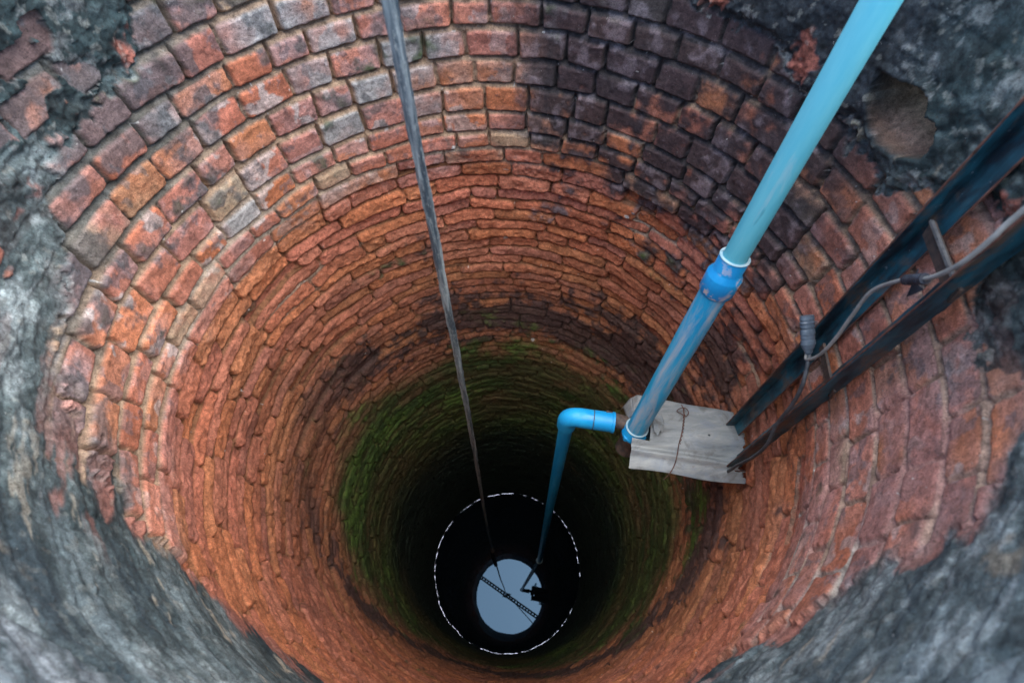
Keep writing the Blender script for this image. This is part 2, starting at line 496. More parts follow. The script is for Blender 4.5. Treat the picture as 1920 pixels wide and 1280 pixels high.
pc = mix3(pc, C3(.30, .33, .315), sstep(0.50, 0.95, pl + 0.85 * pl2 + 0.10 * side_r + 0.12 * south) * 0.85)
pc = mix3(pc, C3(.30, .24, .165), sstep(0.62, 0.95, fbm(0.07, 4, 63, gain=0.65)) * 0.75)
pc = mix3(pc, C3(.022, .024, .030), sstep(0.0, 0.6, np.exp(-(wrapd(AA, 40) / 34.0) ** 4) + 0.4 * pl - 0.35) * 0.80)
pc = mix3(pc, C3(.30, .315, .32) * (1 + 0.25 * pl2)[..., None], cmask * sstep(0.02, -0.06, cd + 0.05 * pl) * sstep(-0.7, 0.35, pl + 0.6 * pl2) * 0.85)
pc = mix3(pc, C3(.10, .12, .13), np.clip(cmask * sstep(-0.04, 0.01, cd), 0, 1) * 0.25)
pc = mix3(pc, C3(.26, .27, .26), np.exp(-(wrapd(AA, 352) / 10.0) ** 4) * sstep(-0.2, 0.5, pl) * 0.6)
pc = mix3(pc, C3(.36, .11, .07), (1 - south_) * sstep(0.80, 1.02, fbm(0.08, 4, 64) + 0.55 * np.exp(-((pd - 0.05) / 0.05) ** 2) - 0.1) * 0.75)
pc = mix3(pc, C3(.015, .014, .014), np.clip(cmask * np.exp(-(cd / 0.008) ** 2) * sstep(-0.6, 0.1, n_mid + 0.4), 0, 1) * 0.9)
mot = fbm(0.022, 4, 78, gain=0.7)
pc = pc * (1 + (0.75 - 0.45 * south)[..., None] * mot[..., None])
pc = mix3(pc, C3(.27, .27, .25), (1 - south) * sstep(0.30, 0.60, fbm(0.05, 5, 79, gain=0.7)) * 0.55)
pz = fbm(0.06, 5, 73, gain=0.7, an=5.0)
pc = mix3(pc, C3(.035, .052, .062), south * sstep(0.10, 0.50, pz) * 0.75)
pc = mix3(pc, C3(.24, .29, .295), south * sstep(0.15, 0.50, -pz) * 0.50)
pc = pc * (1 - 0.38 * south * np.exp(-(np.clip(pd, 0, 9) / 0.30) ** 2))[..., None]
pc = mix3(pc, C3(.40, .33, .24), south * sstep(0.60, 0.78, fbm(0.035, 4, 74, gain=0.65, an=4.0)) * 0.7)
pc = mix3(pc, C3(.44, .15, .10), south * sstep(0.30, 0.55, fbm(0.045, 4, 75, an=4.0) + 0.55 * np.exp(-(pd / 0.13) ** 2) - 0.18) * np.exp(-(pd / 0.22) ** 2) * 0.9)
dots = sstep(0.62, 0.72, fbm(0.018, 3, 76))
pc = mix3(pc, C3(.33, .32, .27), dots * 0.35 * (1 - 0.6 * south))
pmc = pm * (1 - south_) + south_ * sstep(-0.05, 0.07, pd + 0.05 * pz + 0.04 * n_az)
colr = mix3(colr, pc, pmc)

# ---- the hole knocked through the render, with pale clay behind
hole_pts = [(19.4, .240), (16.4, .233), (13.8, .226), (11.6, .221), (10.0, .232), (9.4, .246), (8.6, .243), (7.6, .240), (6.0, .262), (6.2, .295), (9.2, .318), (13.5, .330), (16.0, .318), (18.9, .280)]
sub_u = np.where((AZ > 2) & (AZ < 24))[0]; sub_v = np.where((D > 0.17) & (D < 0.38))[0]
ix = np.ix_(sub_v, sub_u)
hx = AA[ix] * math.pi / 180 * 0.705 + 0.004 * n_mid[ix] + 0.003 * n_fine[ix]
hy = DD[ix] + 0.004 * n_fine[ix] + 0.0015 * n_pit[ix]
poly = [(a * math.pi / 180 * 0.705, d_) for a, d_ in hole_pts]
inside = np.zeros(hx.shape, bool); dist = np.full(hx.shape, 9.0)
for q in range(len(poly)):
    x1, y1 = poly[q]; x2, y2 = poly[(q + 1) % len(poly)]
    cr = ((y1 > hy) != (y2 > hy)) & (hx < (x2 - x1) * (hy - y1) / (y2 - y1 + 1e-9) + x1)
    inside ^= cr
    t = np.clip(((hx - x1) * (x2 - x1) + (hy - y1) * (y2 - y1)) / ((x2 - x1) ** 2 + (y2 - y1) ** 2), 0, 1)
    dist = np.minimum(dist, np.hypot(hx - x1 - t * (x2 - x1), hy - y1 - t * (y2 - y1)))
sdh = np.where(inside, dist, -dist)
floor_h = -0.140 + 0.125 * sstep(0.225, 0.335, hy) + 0.0030 * n_fine[ix] + 0.006 * n_mid[ix] + 0.0016 * n_pit[ix]
hm = sstep(0.0, 0.004, sdh)
lip = np.exp(-((sdh + 0.004) / 0.006) ** 2) * 0.004
H[ix] = (H[ix] + lip) * (1 - hm) + floor_h * hm
clay = C3(.58, .41, .27) * (1 + 0.16 * n_mid[ix] + 0.22 * n_fine[ix] + 0.12 * n_pit[ix])[..., None]
clay = mix3(clay, C3(.44, .20, .13), sstep(0.285, 0.315, hy) * 0.6)
colr[ix] = mix3(colr[ix], clay, hm)
# sandy crumbled mortar left of the hole
sandm = 1.25 * np.exp(-((wrapd(AA, 17.6) / 3.4) ** 2 + ((DD - 0.318) / 0.050) ** 2)) + 0.40 * n_mid + 0.4 * n_fine
sandm = sstep(0.5, 0.75, sandm) * np.exp(-(wrapd(AA, 18) / 5.0) ** 4) * np.exp(-((DD - 0.325) / 0.09) ** 4)
hole_full = np.zeros_like(H); hole_full[ix] = hm
sandm[ix] *= 1 - sstep(-0.010, -0.003, sdh)
sandm *= sstep(-0.35, 0.25, gn(0.010, 0.010, 93) + 0.8 * n_mid)
colr = mix3(colr, C3(.38, .34, .25), sandm * (1 - hole_full))
H += sandm * (1 - hole_full) * (0.004 + 0.004 * n_fine)

# shaft profile
prof_r = np.interp(D, [-.3, 0, .75, .9, 1.3, 1.8, 9], [.705, .705, .72, .745, .785, .80, .80]).astype(np.float32)[:, None]
soft = np.exp(-((DD - 0.95) / 0.5) ** 4) * south_          # the wall bellies out gently under the near side
RR = prof_r - H + 0.010 + 0.004 * soft
th = np.radians(AA)
X = RR * np.cos(th); Y = RR * np.sin(th); Z = -DD
wet = np.clip(0.25 * ms + 0.75 * slime + 0.15 * bs, 0, 1) * (1 - pm)

def grid_mesh(name, facesel, mat, parent):
    jj, ii = np.nonzero(facesel)
    i2 = (ii + 1) % NU
    quads = np.stack([jj * NU + ii, (jj + 1) * NU + ii, (jj + 1) * NU + i2, jj * NU + i2], -1)   # normals inward
    used = np.zeros(NV * NU, bool); used[quads.ravel()] = True
    remap = np.cumsum(used) - 1
    quads = remap[quads].astype(np.int32)
    co = np.stack([X.ravel(), Y.ravel(), Z.ravel()], -1)[used].astype(np.float32)
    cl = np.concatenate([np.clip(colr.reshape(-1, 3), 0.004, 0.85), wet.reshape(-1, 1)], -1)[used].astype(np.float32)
    me = bpy.data.meshes.new(name)
    n, f = len(co), len(quads)
    me.vertices.add(n); me.vertices.foreach_set("co", co.ravel())
    me.loops.add(f * 4); me.loops.foreach_set("vertex_index", quads.ravel())
    me.polygons.add(f)
    me.polygons.foreach_set("loop_start", np.arange(0, f * 4, 4, dtype=np.int32))
    me.polygons.foreach_set("use_smooth", np.ones(f, bool))
    me.update(calc_edges=True)
    ca = me.color_attributes.new("Col", 'FLOAT_COLOR', 'POINT')
    ca.data.foreach_set("color", cl.ravel())
    me.materials.append(mat)
    o = bpy.data.objects.new(name, me)
    o.parent = parent
    COL.objects.link(o)
    return o

well = thing("brick_well", "deep round old well lined with orange bricks, mossy lower down, cement render round its mouth", "well", (0, 0, 0))
pf = (pm[:-1] + pm[1:]) / 2
pf = (pf + np.roll(pf, -1, axis=1)) / 2 > 0.5
hf = np.zeros_like(pf); hf |= hole_full[:-1] > 0.5
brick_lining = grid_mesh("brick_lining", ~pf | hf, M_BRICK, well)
plaster = grid_mesh("cement_render", pf & ~hf, M_PLASTER, well)
plaster["label"] = "dark weathered cement render with cracks and a broken hole"

# coping on top of the wall and the outside of the curb
def plain_masonry(name, dark, light, sc=6):
    m = NT(name)
    n1 = m.noise(sc, 8, 0.65); n2 = m.noise(sc * 14, 5, 0.7)
    c = m.mix(m.ramp(n1, [(0.35, 0.0), (0.65, 1.0)]), dark, light)
    c = m.mix(1.0, c, m.ramp(n2, [(0.3, 0.7), (0.7, 1.25)]), 'MULTIPLY')
    return m.out(c, 0.93, m.bump(n2, 0.8, 0.004), spec=0.3)
M_COPE = plain_masonry("old_concrete", (.10, .11, .11), (.30, .31, .30))
v, f = [], []
seg = 240
ringp = [(0.69, -0.004), (0.70, 0.012), (0.74, 0.020), (0.95, 0.016), (0.985, 0.004), (0.99, -0.02), (0.992, -0.62)]
top_r = RR[0]
for j, (r, z) in enumerate(ringp):
    for i in range(seg):
        a = 2 * math.pi * i / seg
        w_ = 0.006 * math.sin(5 * a + j) + 0.004 * math.sin(13 * a + 2 * j) + random.Random(i * 9 + j).uniform(-.002, .002)
        rr = (float(top_r[int(i / seg * NU)]) + 0.0015) if j == 0 else r + w_
        v.append((rr * math.cos(a), rr * math.sin(a), z + (0.4 * w_ if 0 < j < 6 else 0)))
for j in range(len(ringp) - 1):
    for i in range(seg):
        n_ = (i + 1) % seg
        f.append((j * seg + i, (j + 1) * seg + i, (j + 1) * seg + n_, j * seg + n_))
mk("coping", v, f, M_COPE, well)

# ------------------------------------------------------------------ ground and water
g = NT("packed_earth")
gc = g.mix(g.ramp(g.noise(1.2, 8, 0.6), [(0.35, 0.0), (0.65, 1.0)]), (.16, .105, .06), (.10, .11, .045))
M_GROUND = g.out(gc, 0.95, g.bump(g.noise(25, 6, 0.7), 0.8, 0.02))
v, f = [], []
rs = [0.985, 1.4, 2.5, 6, 20, 80, 250]
for j, r in enumerate(rs):
    for i in range(96):
        a = 2 * math.pi * i / 96
        v.append((r * math.cos(a), r * math.sin(a), -0.60 + (0.02 * math.sin(3 * a + j) if 0 < j < 5 else 0)))
for j in range(len(rs) - 1):
    for i in range(96):
        n_ = (i + 1) % 96
        f.append((j * 96 + i, (j + 1) * 96 + i, (j + 1) * 96 + n_, j * 96 + n_))
ground = mk("ground", v, f, M_GROUND)
tag(ground, "bare packed earth around the well curb", "ground", kind="structure")

w = NT("still_water")
wb = w.bump(w.noise(3.0, 2, 0.5), 0.04, 0.01)
M_WATER = w.out((.004, .006, .008), 0.0, None, ior=1.45)
w.b.inputs["Specular Tint"].default_value = (0.38, 0.66, 1.0, 1)
v = [(0, 0, 0)] + [(0.83 * math.cos(2 * math.pi * i / 128), 0.83 * math.sin(2 * math.pi * i / 128), 0) for i in range(128)]
f = [(0, 1 + i, 1 + (i + 1) % 128) for i in range(128)]
water = mk("water", v, f, M_WATER, M=Matrix.Translation((0, 0, WATER_Z)))
tag(water, "still dark water at the bottom of the shaft mirroring the round opening and pale blue sky", "water", kind="structure")

# bright broken waterline: added metal strips, tilted inward to mirror the sky
fm = NT("waterline_mirror")
M_LINE_MIRROR = fm.out((.28, .30, .37), 0.05, metal=1.0)
rw = RR[np.searchsorted(D, -WATER_Z) - 1]
v, f = [], []
R2 = random.Random(4)
i = 0
N = 360
segs = []
while i < N:
    L = R2.randint(8, 30)
    az0 = i
    gap = R2.choice([1, 1, 2, 3]) if not (18 < i < 80) else R2.randint(3, 9)
    if (55 < i < 72) or (300 < i < 330): L = R2.randint(3, 7); gap = 3
    if True: segs.append((i, min(i + L, N)))
    i += L + gap
for (a0, a1) in segs:
    base = len(v); cnt = 0
    for a in range(a0, a1 + 1):
        an = math.radians(a)
        ro = float(np.mean(rw[[int((a % 360) / 360 * NU) % NU]])) - 0.001 + R2.uniform(-.002, .002)
        wd = 0.0021 * (0.6 + 0.4 * R2.random())
        for r_, z_ in ((ro - wd, 0.0022), (ro, 0.0022 + wd * 0.138)):
            v.append((r_ * math.cos(an), r_ * math.sin(an), z_)); 
        cnt += 1
    for q in range(cnt - 1):
        f.append((base + 2 * q, base + 2 * q + 1, base + 2 * q + 3, base + 2 * q + 2))
mirror_o = mk("waterline_mirror", v, f, M_LINE_MIRROR, water, Matrix.Translation((0, 0, WATER_Z)), smooth=False, label="thin broken line of added strips mirroring the sky round the edge of the water")

# ------------------------------------------------------------------ metal, plastic and cable materials
def pvc(name, base, faded, chalk, fade, chalk_amt, rough=0.35, flakes=0.0):
    m = NT(name)
    ns = m.noise(9, 6, 0.65, (1.6, 1.6, 0.30))
    c = m.mix(m.ramp(ns, [(0.5 - fade, 0.0), (0.62, 1.0)]), base, faded)
    nc = m.noise(22, 7, 0.7, (1.5, 1.5, 0.16), 0.5)
    c = m.mix(m.ramp(nc, [(0.62 - chalk_amt, 0.0), (0.80 - chalk_amt, 0.8)]), c, chalk)
    scr = m.ramp(m.noise(60, 3, 0.5, (1, 1, 0.10)), [(0.70, 0.0), (0.74, 0.5)])
    c = m.mix(scr, c, (.03, .10, .14))
    if flakes:
        fl = m.ramp(m.noise(75, 3, 0.6), [(0.60 - flakes * 0.1, 0.0), (0.63 - flakes * 0.1, 1.0)])
        reg = m.ramp(m.noise(14, 2, 0.5), [(0.47, 0.0), (0.60, 1.0)])
        ff = m.mix(1.0, fl, reg, 'MULTIPLY')
        c = m.mix(ff, c, (.50, .42, .42))
    n2 = m.noise(140, 3, 0.6)
    return m.out(c, m.ramp(nc, [(0.4, rough), (0.7, rough + 0.35)]), m.bump(n2, 0.15, 0.001), spec=0.5)
M_PVC_UP = pvc("faded_blue_plastic", (.035, .34, .46), (.14, .47, .54), (.36, .46, .48), 0.25, 0.02, 0.45)
M_PVC_LOW = pvc("chalky_blue_plastic", (.006, .28, .54), (.035, .38, .60), (.42, .44, .47), 0.16, 0.15, 0.32)
M_PVC_FIT = pvc("blue_fitting", (.004, .21, .50), (.010, .29, .58), (.20, .34, .48), 0.10, -0.06, 0.30, flakes=0.9)
M_PVC_NEW = pvc("bright_blue_plastic", (.004, .26, .58), (.012, .34, .66), (.10, .25, .45), 0.10, -0.04, 0.32)
M_PVC_RIM = pvc("pale_socket_edge", (.22, .36, .42), (.36, .46, .48), (.36, .40, .40), 0.1, 0.1, 0.5)

def steel_paint():
    m = NT("rusty_dark_painted_steel")
    n1 = m.noise(13, 8, 0.70, (1, 1, 0.5), 0.6)
    n2 = m.noise(40, 6, 0.7, (1, 1, 0.3))
    n3 = m.noise(30, 6, 0.65, (1, 1, 0.22))
    c = m.mix(m.ramp(n3, [(0.40, 0.0), (0.66, 1.0)]), (.006, .016, .026), (.02, .13, .18))
    c = m.mix(m.ramp(n1, [(0.51, 0.0), (0.60, 0.85)]), c, (.12, .075, .05))
    c = m.mix(m.ramp(n2, [(0.60, 0.0), (0.75, 0.7)]), c, (.07, .045, .04))
    c = m.mix(m.ramp(m.noise(110, 2, 0.5), [(0.72, 0.0), (0.76, 0.6)]), c, (.30, .32, .34))
    return m.out(c, m.ramp(n2, [(0.3, 0.30), (0.7, 0.65)]), m.bump(n2, 0.5, 0.002), spec=0.5)
M_STEEL = steel_paint()
def rust(name, a, b, sc=60):
    m = NT(name)
    n = m.noise(sc, 6, 0.7)
    return m.out(m.mix(m.ramp(n, [(0.35, 0.0), (0.65, 1.0)]), a, b), 0.75, m.bump(n, 0.6, 0.0015))
M_RUST = rust("rust", (.07, .028, .02), (.20, .085, .06))
M_RUSTWIRE = rust("rusty_wire", (.06, .03, .025), (.16, .07, .05))
M_IRON = rust("dark_iron", (.03, .028, .028), (.12, .075, .055))

def zinc():
    m = NT("weathered_zinc_sheet")
    n1 = m.noise(17, 9, 0.74, (0.35, 1.5, 1), 0.5)
    n2 = m.noise(85, 7, 0.78, (0.5, 1, 1))
    n3 = m.noise(22, 7, 0.7, (0.7, 1, 1), 0.8)
    c = m.mix(m.ramp(n1, [(0.30, 0.0), (0.68, 1.0)]), (.13, .15, .165), (.37, .375, .36))
    c = m.mix(m.ramp(n3, [(0.50, 0.0), (0.70, 0.6)]), c, (.21, .25, .31))
    c = m.mix(m.ramp(n2, [(0.58, 0.0), (0.78, 0.7)]), c, (.17, .125, .085))
    c = m.mix(m.ramp(m.noise(12, 6, 0.7, (1, 1, 1), 1.0), [(0.54, 0.0), (0.66, 0.7)]), c, (.13, .125, .12))
    return m.out(c, m.ramp(n2, [(0.3, 0.5), (0.7, 0.8)]), m.bump(n2, 0.35, 0.0015), metal=0.15)
M_ZINC = zinc()
def simple(name, c, c2, rough, sc=80, b=0.3, stretch=(1, 1, 1)):
    m = NT(name)
    n = m.noise(sc, 5, 0.65, stretch)
    return m.out(m.mix(m.ramp(n, [(0.35, 0.0), (0.68, 1.0)]), c, c2), rough, m.bump(n, b, 0.0012))
M_DULL = simple("dull_worn_steel", (.06, .06, .065), (.17, .165, .16), 0.5, 70)
M_CABLE = simple("grey_cable_sheath", (.17, .165, .155), (.30, .29, .27), 0.6, 30)
M_BLACKCABLE = simple("black_rubber_cable", (.025, .03, .035), (.075, .08, .09), 0.55, 60)
M_TAPE_BLACK = simple("black_tape", (.012, .013, .02), (.05, .055, .07), 0.4, 90)
M_TAPE_GREY = simple("grey_tape", (.055, .075, .10), (.10, .13, .165), 0.42, 60)

def rope_mat():
    m = NT("dark_worn_hose")
    n1 = m.noise(90, 6, 0.7, (1, 1, 0.07))
    n2 = m.noise(260, 4, 0.7, (1, 1, 0.25))
    tw = m.n("ShaderNodeTexWave"); tw.inputs["Scale"].default_value = 55; tw.inputs["Distortion"].default_value = 2.0
    tw.bands_direction = 'Z'
    m.l(m.coords((1, 1, 1)), tw.inputs["Vector"])
    c = m.mix(m.ramp(n1, [(0.42, 0.0), (0.62, 1.0)]), (.045, .062, .075), (.27, .295, .295))
    c = m.mix(m.ramp(n2, [(0.55, 0.0), (0.75, 0.9)]), c, (.42, .43, .40))
    b = m.bump(n1, 0.9, 0.004); b = m.bump(tw.outputs["Fac"], 0.12, 0.001, b)
    return m.out(c, 0.5, b)
M_ROPE = rope_mat()

# ------------------------------------------------------------------ blue delivery pipe
E_ = Vector((0.234, 0.026, -1.236))          # elbow
B_ = Vector((0.441, -0.027, -1.193))         # foot of the slanted pipe (in its socket)
T_ = Vector((0.5265, 0.131, -0.092))         # top seen in the frame
Cp = B_ + (T_ - B_) * 0.578                  # reducer
ax = (T_ - B_).normalized()
Tend = T_ + ax * 0.95
pipe = thing("water_pipe", "blue plastic water pipe slanting down the right side and dropping to the water", "pipe", B_)
# upper thin pipe
c_top = Cp + ax * 0.040; c_bot = Cp - ax * 0.042
def tube(name, a, b, r, mat, wob=0.0, label=None, seg=44, nseg=60, extra=None):
    L = (Vector(b) - Vector(a)).length
    prof = [(L * t / nseg, r * (1 + wob * math.sin(t * 0.31) * 0.5)) for t in range(nseg + 1)]
    vv, ff = lathe(prof, seg)
    if wob:
        vv = [(x + wob * 0.10 * math.sin(z * 3.1), y + wob * 0.08 * math.sin(z * 2.3 + 1), z) for x, y, z in vv]
    return mk(name, vv, ff, mat, pipe, frame(a, b), label=label)
tube("upper_pipe", c_top - ax * 0.01, Tend, 0.0238, M_PVC_UP, 0.02, "pale faded light blue upper length of pipe")
tube("lower_pipe", B_ - ax * 0.035, c_bot + ax * 0.006, 0.0302, M_PVC_LOW, 0.01, "chalky streaked lower length of pipe")
pr = [(-0.050, 0.0310), (-0.0505, 0.0350), (-0.048, 0.0362), (-0.006, 0.0366), (-0.0045, 0.0360), (0.0075, 0.0300), (0.009, 0.0293), (0.041, 0.0297), (0.0422, 0.0292)]
cpl = mk("reducer_coupling", *lathe(pr, 56), M_PVC_FIT, pipe, frame(Cp, Cp + ax), label="bright blue stepped reducer with flaking surface")
mk("coupling_rim", *lathe([(0.0412, 0.0303), (0.0425, 0.0306), (0.0436, 0.0298), (0.0438, 0.0250), (0.0415, 0.0240)], 56, caps=False), M_PVC_RIM, cpl, frame(Cp, Cp + ax))
# threaded socket at the foot: hexagonal adapter
sk0 = B_ - ax * 0.052; sk1 = B_ - ax * 0.002
sock = mk("threaded_socket", *lathe([(0, 0.0335), (0.006, 0.0375), (0.014, 0.0375), (0.018, 0.0350), (0.049, 0.0350), (0.050, 0.0345)], 48), M_PVC_NEW, pipe, frame(sk0, sk1), label="bright blue threaded socket with hexagonal collar")
hv, hf_ = lathe([(0.0, 0.030), (0.001, 0.0405), (0.017, 0.0405), (0.0185, 0.030)], 6)
mk("hexagonal_collar", hv, hf_, M_PVC_NEW, sock, frame(sk0, sk1), smooth=False)
mk("socket_rim", *lathe([(0.0485, 0.0355), (0.0515, 0.0358), (0.0525, 0.0345), (0.0528, 0.0308), (0.0500, 0.0300)], 48, caps=False), M_PVC_RIM, sock, frame(sk0, sk1))
# rusty iron tee under the socket
tee_c = sk0 - ax * 0.040
tv_, tf_ = lathe([(-0.055, 0.030), (-0.050, 0.034), (-0.02, 0.031), (0.02, 0.031), (0.030, 0.037), (0.044, 0.037), (0.0455, 0.030)], 28)
tee = mk("iron_tee", tv_, tf_, M_IRON, pipe, frame(tee_c, tee_c + ax), label="rusty iron tee below the socket")
side = Vector((E_.x, E_.y, tee_c.z)) - tee_c
hd = (E_ - Vector((tee_c.x, tee_c.y, E_.z))).normalized()
# horizontal run: nipple, socket, elbow, drop pipe
pA = Vector((0.432, -0.006, E_.z + 0.004))
mk("iron_nipple", *lathe([(0, 0.024), (0.085, 0.024), (0.086, 0.020)], 28), M_IRON, pipe, frame(pA, pA + hd))
runL = (E_ - pA).length
s0 = pA + hd * 0.058
def on(t): return pA + (E_ - pA).normalized() * t
hsock = mk("side_socket", *lathe([(0, 0.026), (0.001, 0.0345), (0.008, 0.0345), (0.010, 0.0322), (0.066, 0.0318), (0.067, 0.027)], 44), M_PVC_NEW, pipe, frame(on(0.052), E_), label="bright blue side socket on the iron nipple")
mk("joint_line", *lathe([(0.0, 0.0325), (0.0025, 0.0325)], 44), M_IRON, hsock, frame(on(0.1185), E_))
# elbow: quarter bend from the horizontal run to the drop
dropB = Vector((0.361, 0.068, WATER_Z - 0.15))
dd_ = (dropB - E_).normalized()
uu_ = (on(0.0) - E_).normalized()
rb = 0.036
arc = []
cen = E_ + (uu_ + dd_) * rb
arc.append(on(0.121)); 
for q in range(0, 13):
    a = math.pi / 2 * q / 12
    arc.append(cen - dd_ * rb * math.cos(a) - uu_ * rb * math.sin(a))
arc.append(E_ + dd_ * (rb + 0.045))
vv, ff = sweep(arc, [0.0318] * 2 + [0.0312] * 11 + [0.0318] * 2, 40)
mk("elbow", vv, ff, M_PVC_NEW, pipe, label="bright blue plastic elbow turning down")
tube("drop_pipe", E_ + dd_ * (rb + 0.03), dropB, 0.0243, M_PVC_NEW, 0.0, "long blue pipe dropping to the water", nseg=80)
colp = E_.lerp(dropB, 0.0) + dd_ * ((WATER_Z + 0.02 - E_.z) / dd_.z)
mk("foot_collar", *lathe([(-0.03, 0.026), (-0.03, 0.034), (0.02, 0.034), (0.021, 0.026)], 32), M_PVC_RIM, pipe, frame(colp, colp + dd_))

# ------------------------------------------------------------------ hanging hose / rope from the beam
ropeW = Vector((-0.1555, 0.0957, WATER_Z)); ropeM = Vector((-0.079, 0.033, -0.05))
rdir = (ropeM - ropeW).normalized()
BEAM_Z = 0.62
topz = (BEAM_Z - 0.03 - ropeW.z) / rdir.z
ropeT = ropeW + rdir * topz
rope = thing("hanging_rope", "dark grey worn rope hanging straight down the middle of the shaft", "rope", ropeT)
Lr = (ropeT - ropeW).length
prf = []
RR_ = random.Random(3)
ns_ = 700
for t in range(ns_ + 1):
    prf.append((Lr * t / ns_ - 0.3 * (t == 0), 0.0084 + RR_.uniform(-.00035, .00035)))
vv, ff = lathe(prf, 22)
vv2 = []
for (x_, y_, z_) in vv:
    a_ = math.atan2(y_, x_); r_ = math.hypot(x_, y_)
    r_ += 0.0009 * math.cos(3 * (a_ + z_ * 5.0)) + 0.0007 * math.sin(5 * a_ + z_ * 61) + 0.0006 * math.sin(8 * a_ + z_ * 23) * math.sin(z_ * 97)
    sw = 0.004 * math.sin(z_ * 1.9) 
    vv2.append((r_ * math.cos(a_) + sw, r_ * math.sin(a_), z_))
mk("rope_strand", vv2, ff, M_ROPE, rope, frame(ropeW, ropeT))
mk("foot_weight", *lathe([(-0.35, 0.0), (-0.349, 0.022), (0.55, 0.024), (0.66, 0.022), (0.67, 0.012), (0.73, 0.010), (0.74, 0.0)], 26), M_IRON, rope, frame(ropeW, ropeT), label="dark thick foot of the rope at the water")

# ------------------------------------------------------------------ perforated beam across the mouth (seen mirrored in the water)
bA = Vector((-0.86, 0.52, BEAM_Z)); bB = Vector((0.80, -0.52, BEAM_Z))
bd = (bB - bA).normalized()
# shift so it passes over the rope
tt = (ropeT - bA).dot(bd); foot = bA + bd * tt
shift = Vector((ropeT.x - foot.x, ropeT.y - foot.y, 0)) * 1.0
bA += shift; bB += shift
def extend(p, d, R):                           # to a ring of radius R round the shaft
    b_ = p.x * d.x + p.y * d.y; c_ = p.x ** 2 + p.y ** 2 - R * R
    t_ = -b_ + math.sqrt(max(b_ * b_ - c_, 0))
    return p + d * t_
mid = (bA + bB) / 2
bA = extend(mid, -bd, 0.93); bB = extend(mid, bd, 0.93)
beam = thing("overhead_beam", "perforated steel beam spanning the well mouth, seen mirrored in the water", "beam", (bA + bB) / 2)
Lb = (bB - bA).length
side_v = Vector((-bd.y, bd.x, 0))
Mb = Matrix.Translation(bA) @ Matrix((bd, side_v, Vector((0, 0, 1)))).transposed().to_4x4()
v, f = [], []
def addbox(v, f, x0, x1, y0, y1, z0_, z1_):
    b = len(v)
    v += [(x0, y0, z0_), (x1, y0, z0_), (x1, y1, z0_), (x0, y1, z0_), (x0, y0, z1_), (x1, y0, z1_), (x1, y1, z1_), (x0, y1, z1_)]
    f += [(b, b + 3, b + 2, b + 1), (b + 4, b + 5, b + 6, b + 7), (b, b + 1, b + 5, b + 4), (b + 1, b + 2, b + 6, b + 5), (b + 2, b + 3, b + 7, b + 6), (b + 3, b, b + 4, b + 7)]
addbox(v, f, 0, Lb, -0.042, -0.0125, 0, 0.006)
addbox(v, f, 0, Lb, 0.0125, 0.042, 0, 0.006)
nh = 26
for q in range(nh + 1):
    xx = Lb * q / nh
    addbox(v, f, max(0, xx - 0.017), min(Lb, xx + 0.017), -0.0125, 0.0125, 0, 0.006)
mk("perforated_strip", v, f, M_IRON, beam, Mb, smooth=False)
for s_, xx in ((0, 0.02), (1, Lb - 0.02)):
    v, f = [], []
    addbox(v, f, xx - 0.02, xx + 0.02, -0.02, 0.02, -BEAM_Z + 0.012, -0.001)
    mk("post", v, f, M_IRON, beam, Mb, smooth=False)
kn = []
for q in range(40):
    a_ = q / 39 * math.pi * 6
    kn.append(ropeT + Vector((0.042 * math.cos(a_) * bd.x + (-bd.y) * 0 + (q / 39 - .5) * 0.05 * bd.x, 0, 0)) + side_v * 0.040 * math.cos(a_) + Vector((0, 0, 0.033 + 0.022 * math.sin(a_))) + bd * ((q / 39 - .5) * 0.05))
mk("knot", *sweep(kn, 0.009, 8), M_ROPE, rope)
# thin guy line from the knot down to the curb
gl = thing("guy_line", "thin cord running from the overhead beam knot to the curb edge", "cord", ropeT + bd * 0.10)
g0 = ropeT + bd * 0.10 + Vector((0, 0, 0.02)); g1 = Vector((0.50, -0.53, 0.02))
mk("cord_strand", *sweep([g0.lerp(g1, t / 12) - Vector((0, 0, 0.03 * math.sin(math.pi * t / 12))) for t in range(13)], 0.009, 8), M_BLACKCABLE, gl)

# ------------------------------------------------------------------ steel bracket: two angle irons down the wall, rungs, arms
r1t, r1b = Vector((0.674, -0.022, 0.03)), Vector((0.7505, -0.020, -1.29))
r2t, r2b = Vector((0.646, -0.172, 0.03)), Vector((0.733, -0.150, -1.205))
brk = thing("steel_bracket", "rusty dark steel bracket of two angle irons going down the right wall", "bracket", (r1t + r2t) / 2)
def angle_iron(a, b, yside, legA, legB, t=0.005):
    """leg A lies along the wall (local Y), leg B stands out towards the axis (local -X)"""
    L = (b - a).length
    prof = []
    n = 70
    v, f = [], []
    s = yside
    # closed outline, corner at origin
    out = [(0, 0), (-legB, 0), (-legB, -s * t), (-t, -s * t), (-t, -s * legA), (0, -s * legA)]
    if s < 0: out = out[::-1]
    rr_ = random.Random(int(a.y * 1e4))
    ph_ = rr_.uniform(0, 6)
    for q in range(n + 1):
        z = L * q / n
        for (x, y) in out:
            e = 0.0006 * math.sin(q * 1.7 + x * 300 + ph_) + rr_.uniform(-.0004, .0004)
            v.append((x + e, y + e * 0.6, z))
    m_ = len(out)
    for q in range(n):
        for i in range(m_):
            k2 = (i + 1) % m_
            f.append((q * m_ + i, q * m_ + k2, (q + 1) * m_ + k2, (q + 1) * m_ + i))
    f.append(tuple(range(m_))[::-1]); f.append(tuple(n * m_ + i for i in range(m_)))
    return v, f
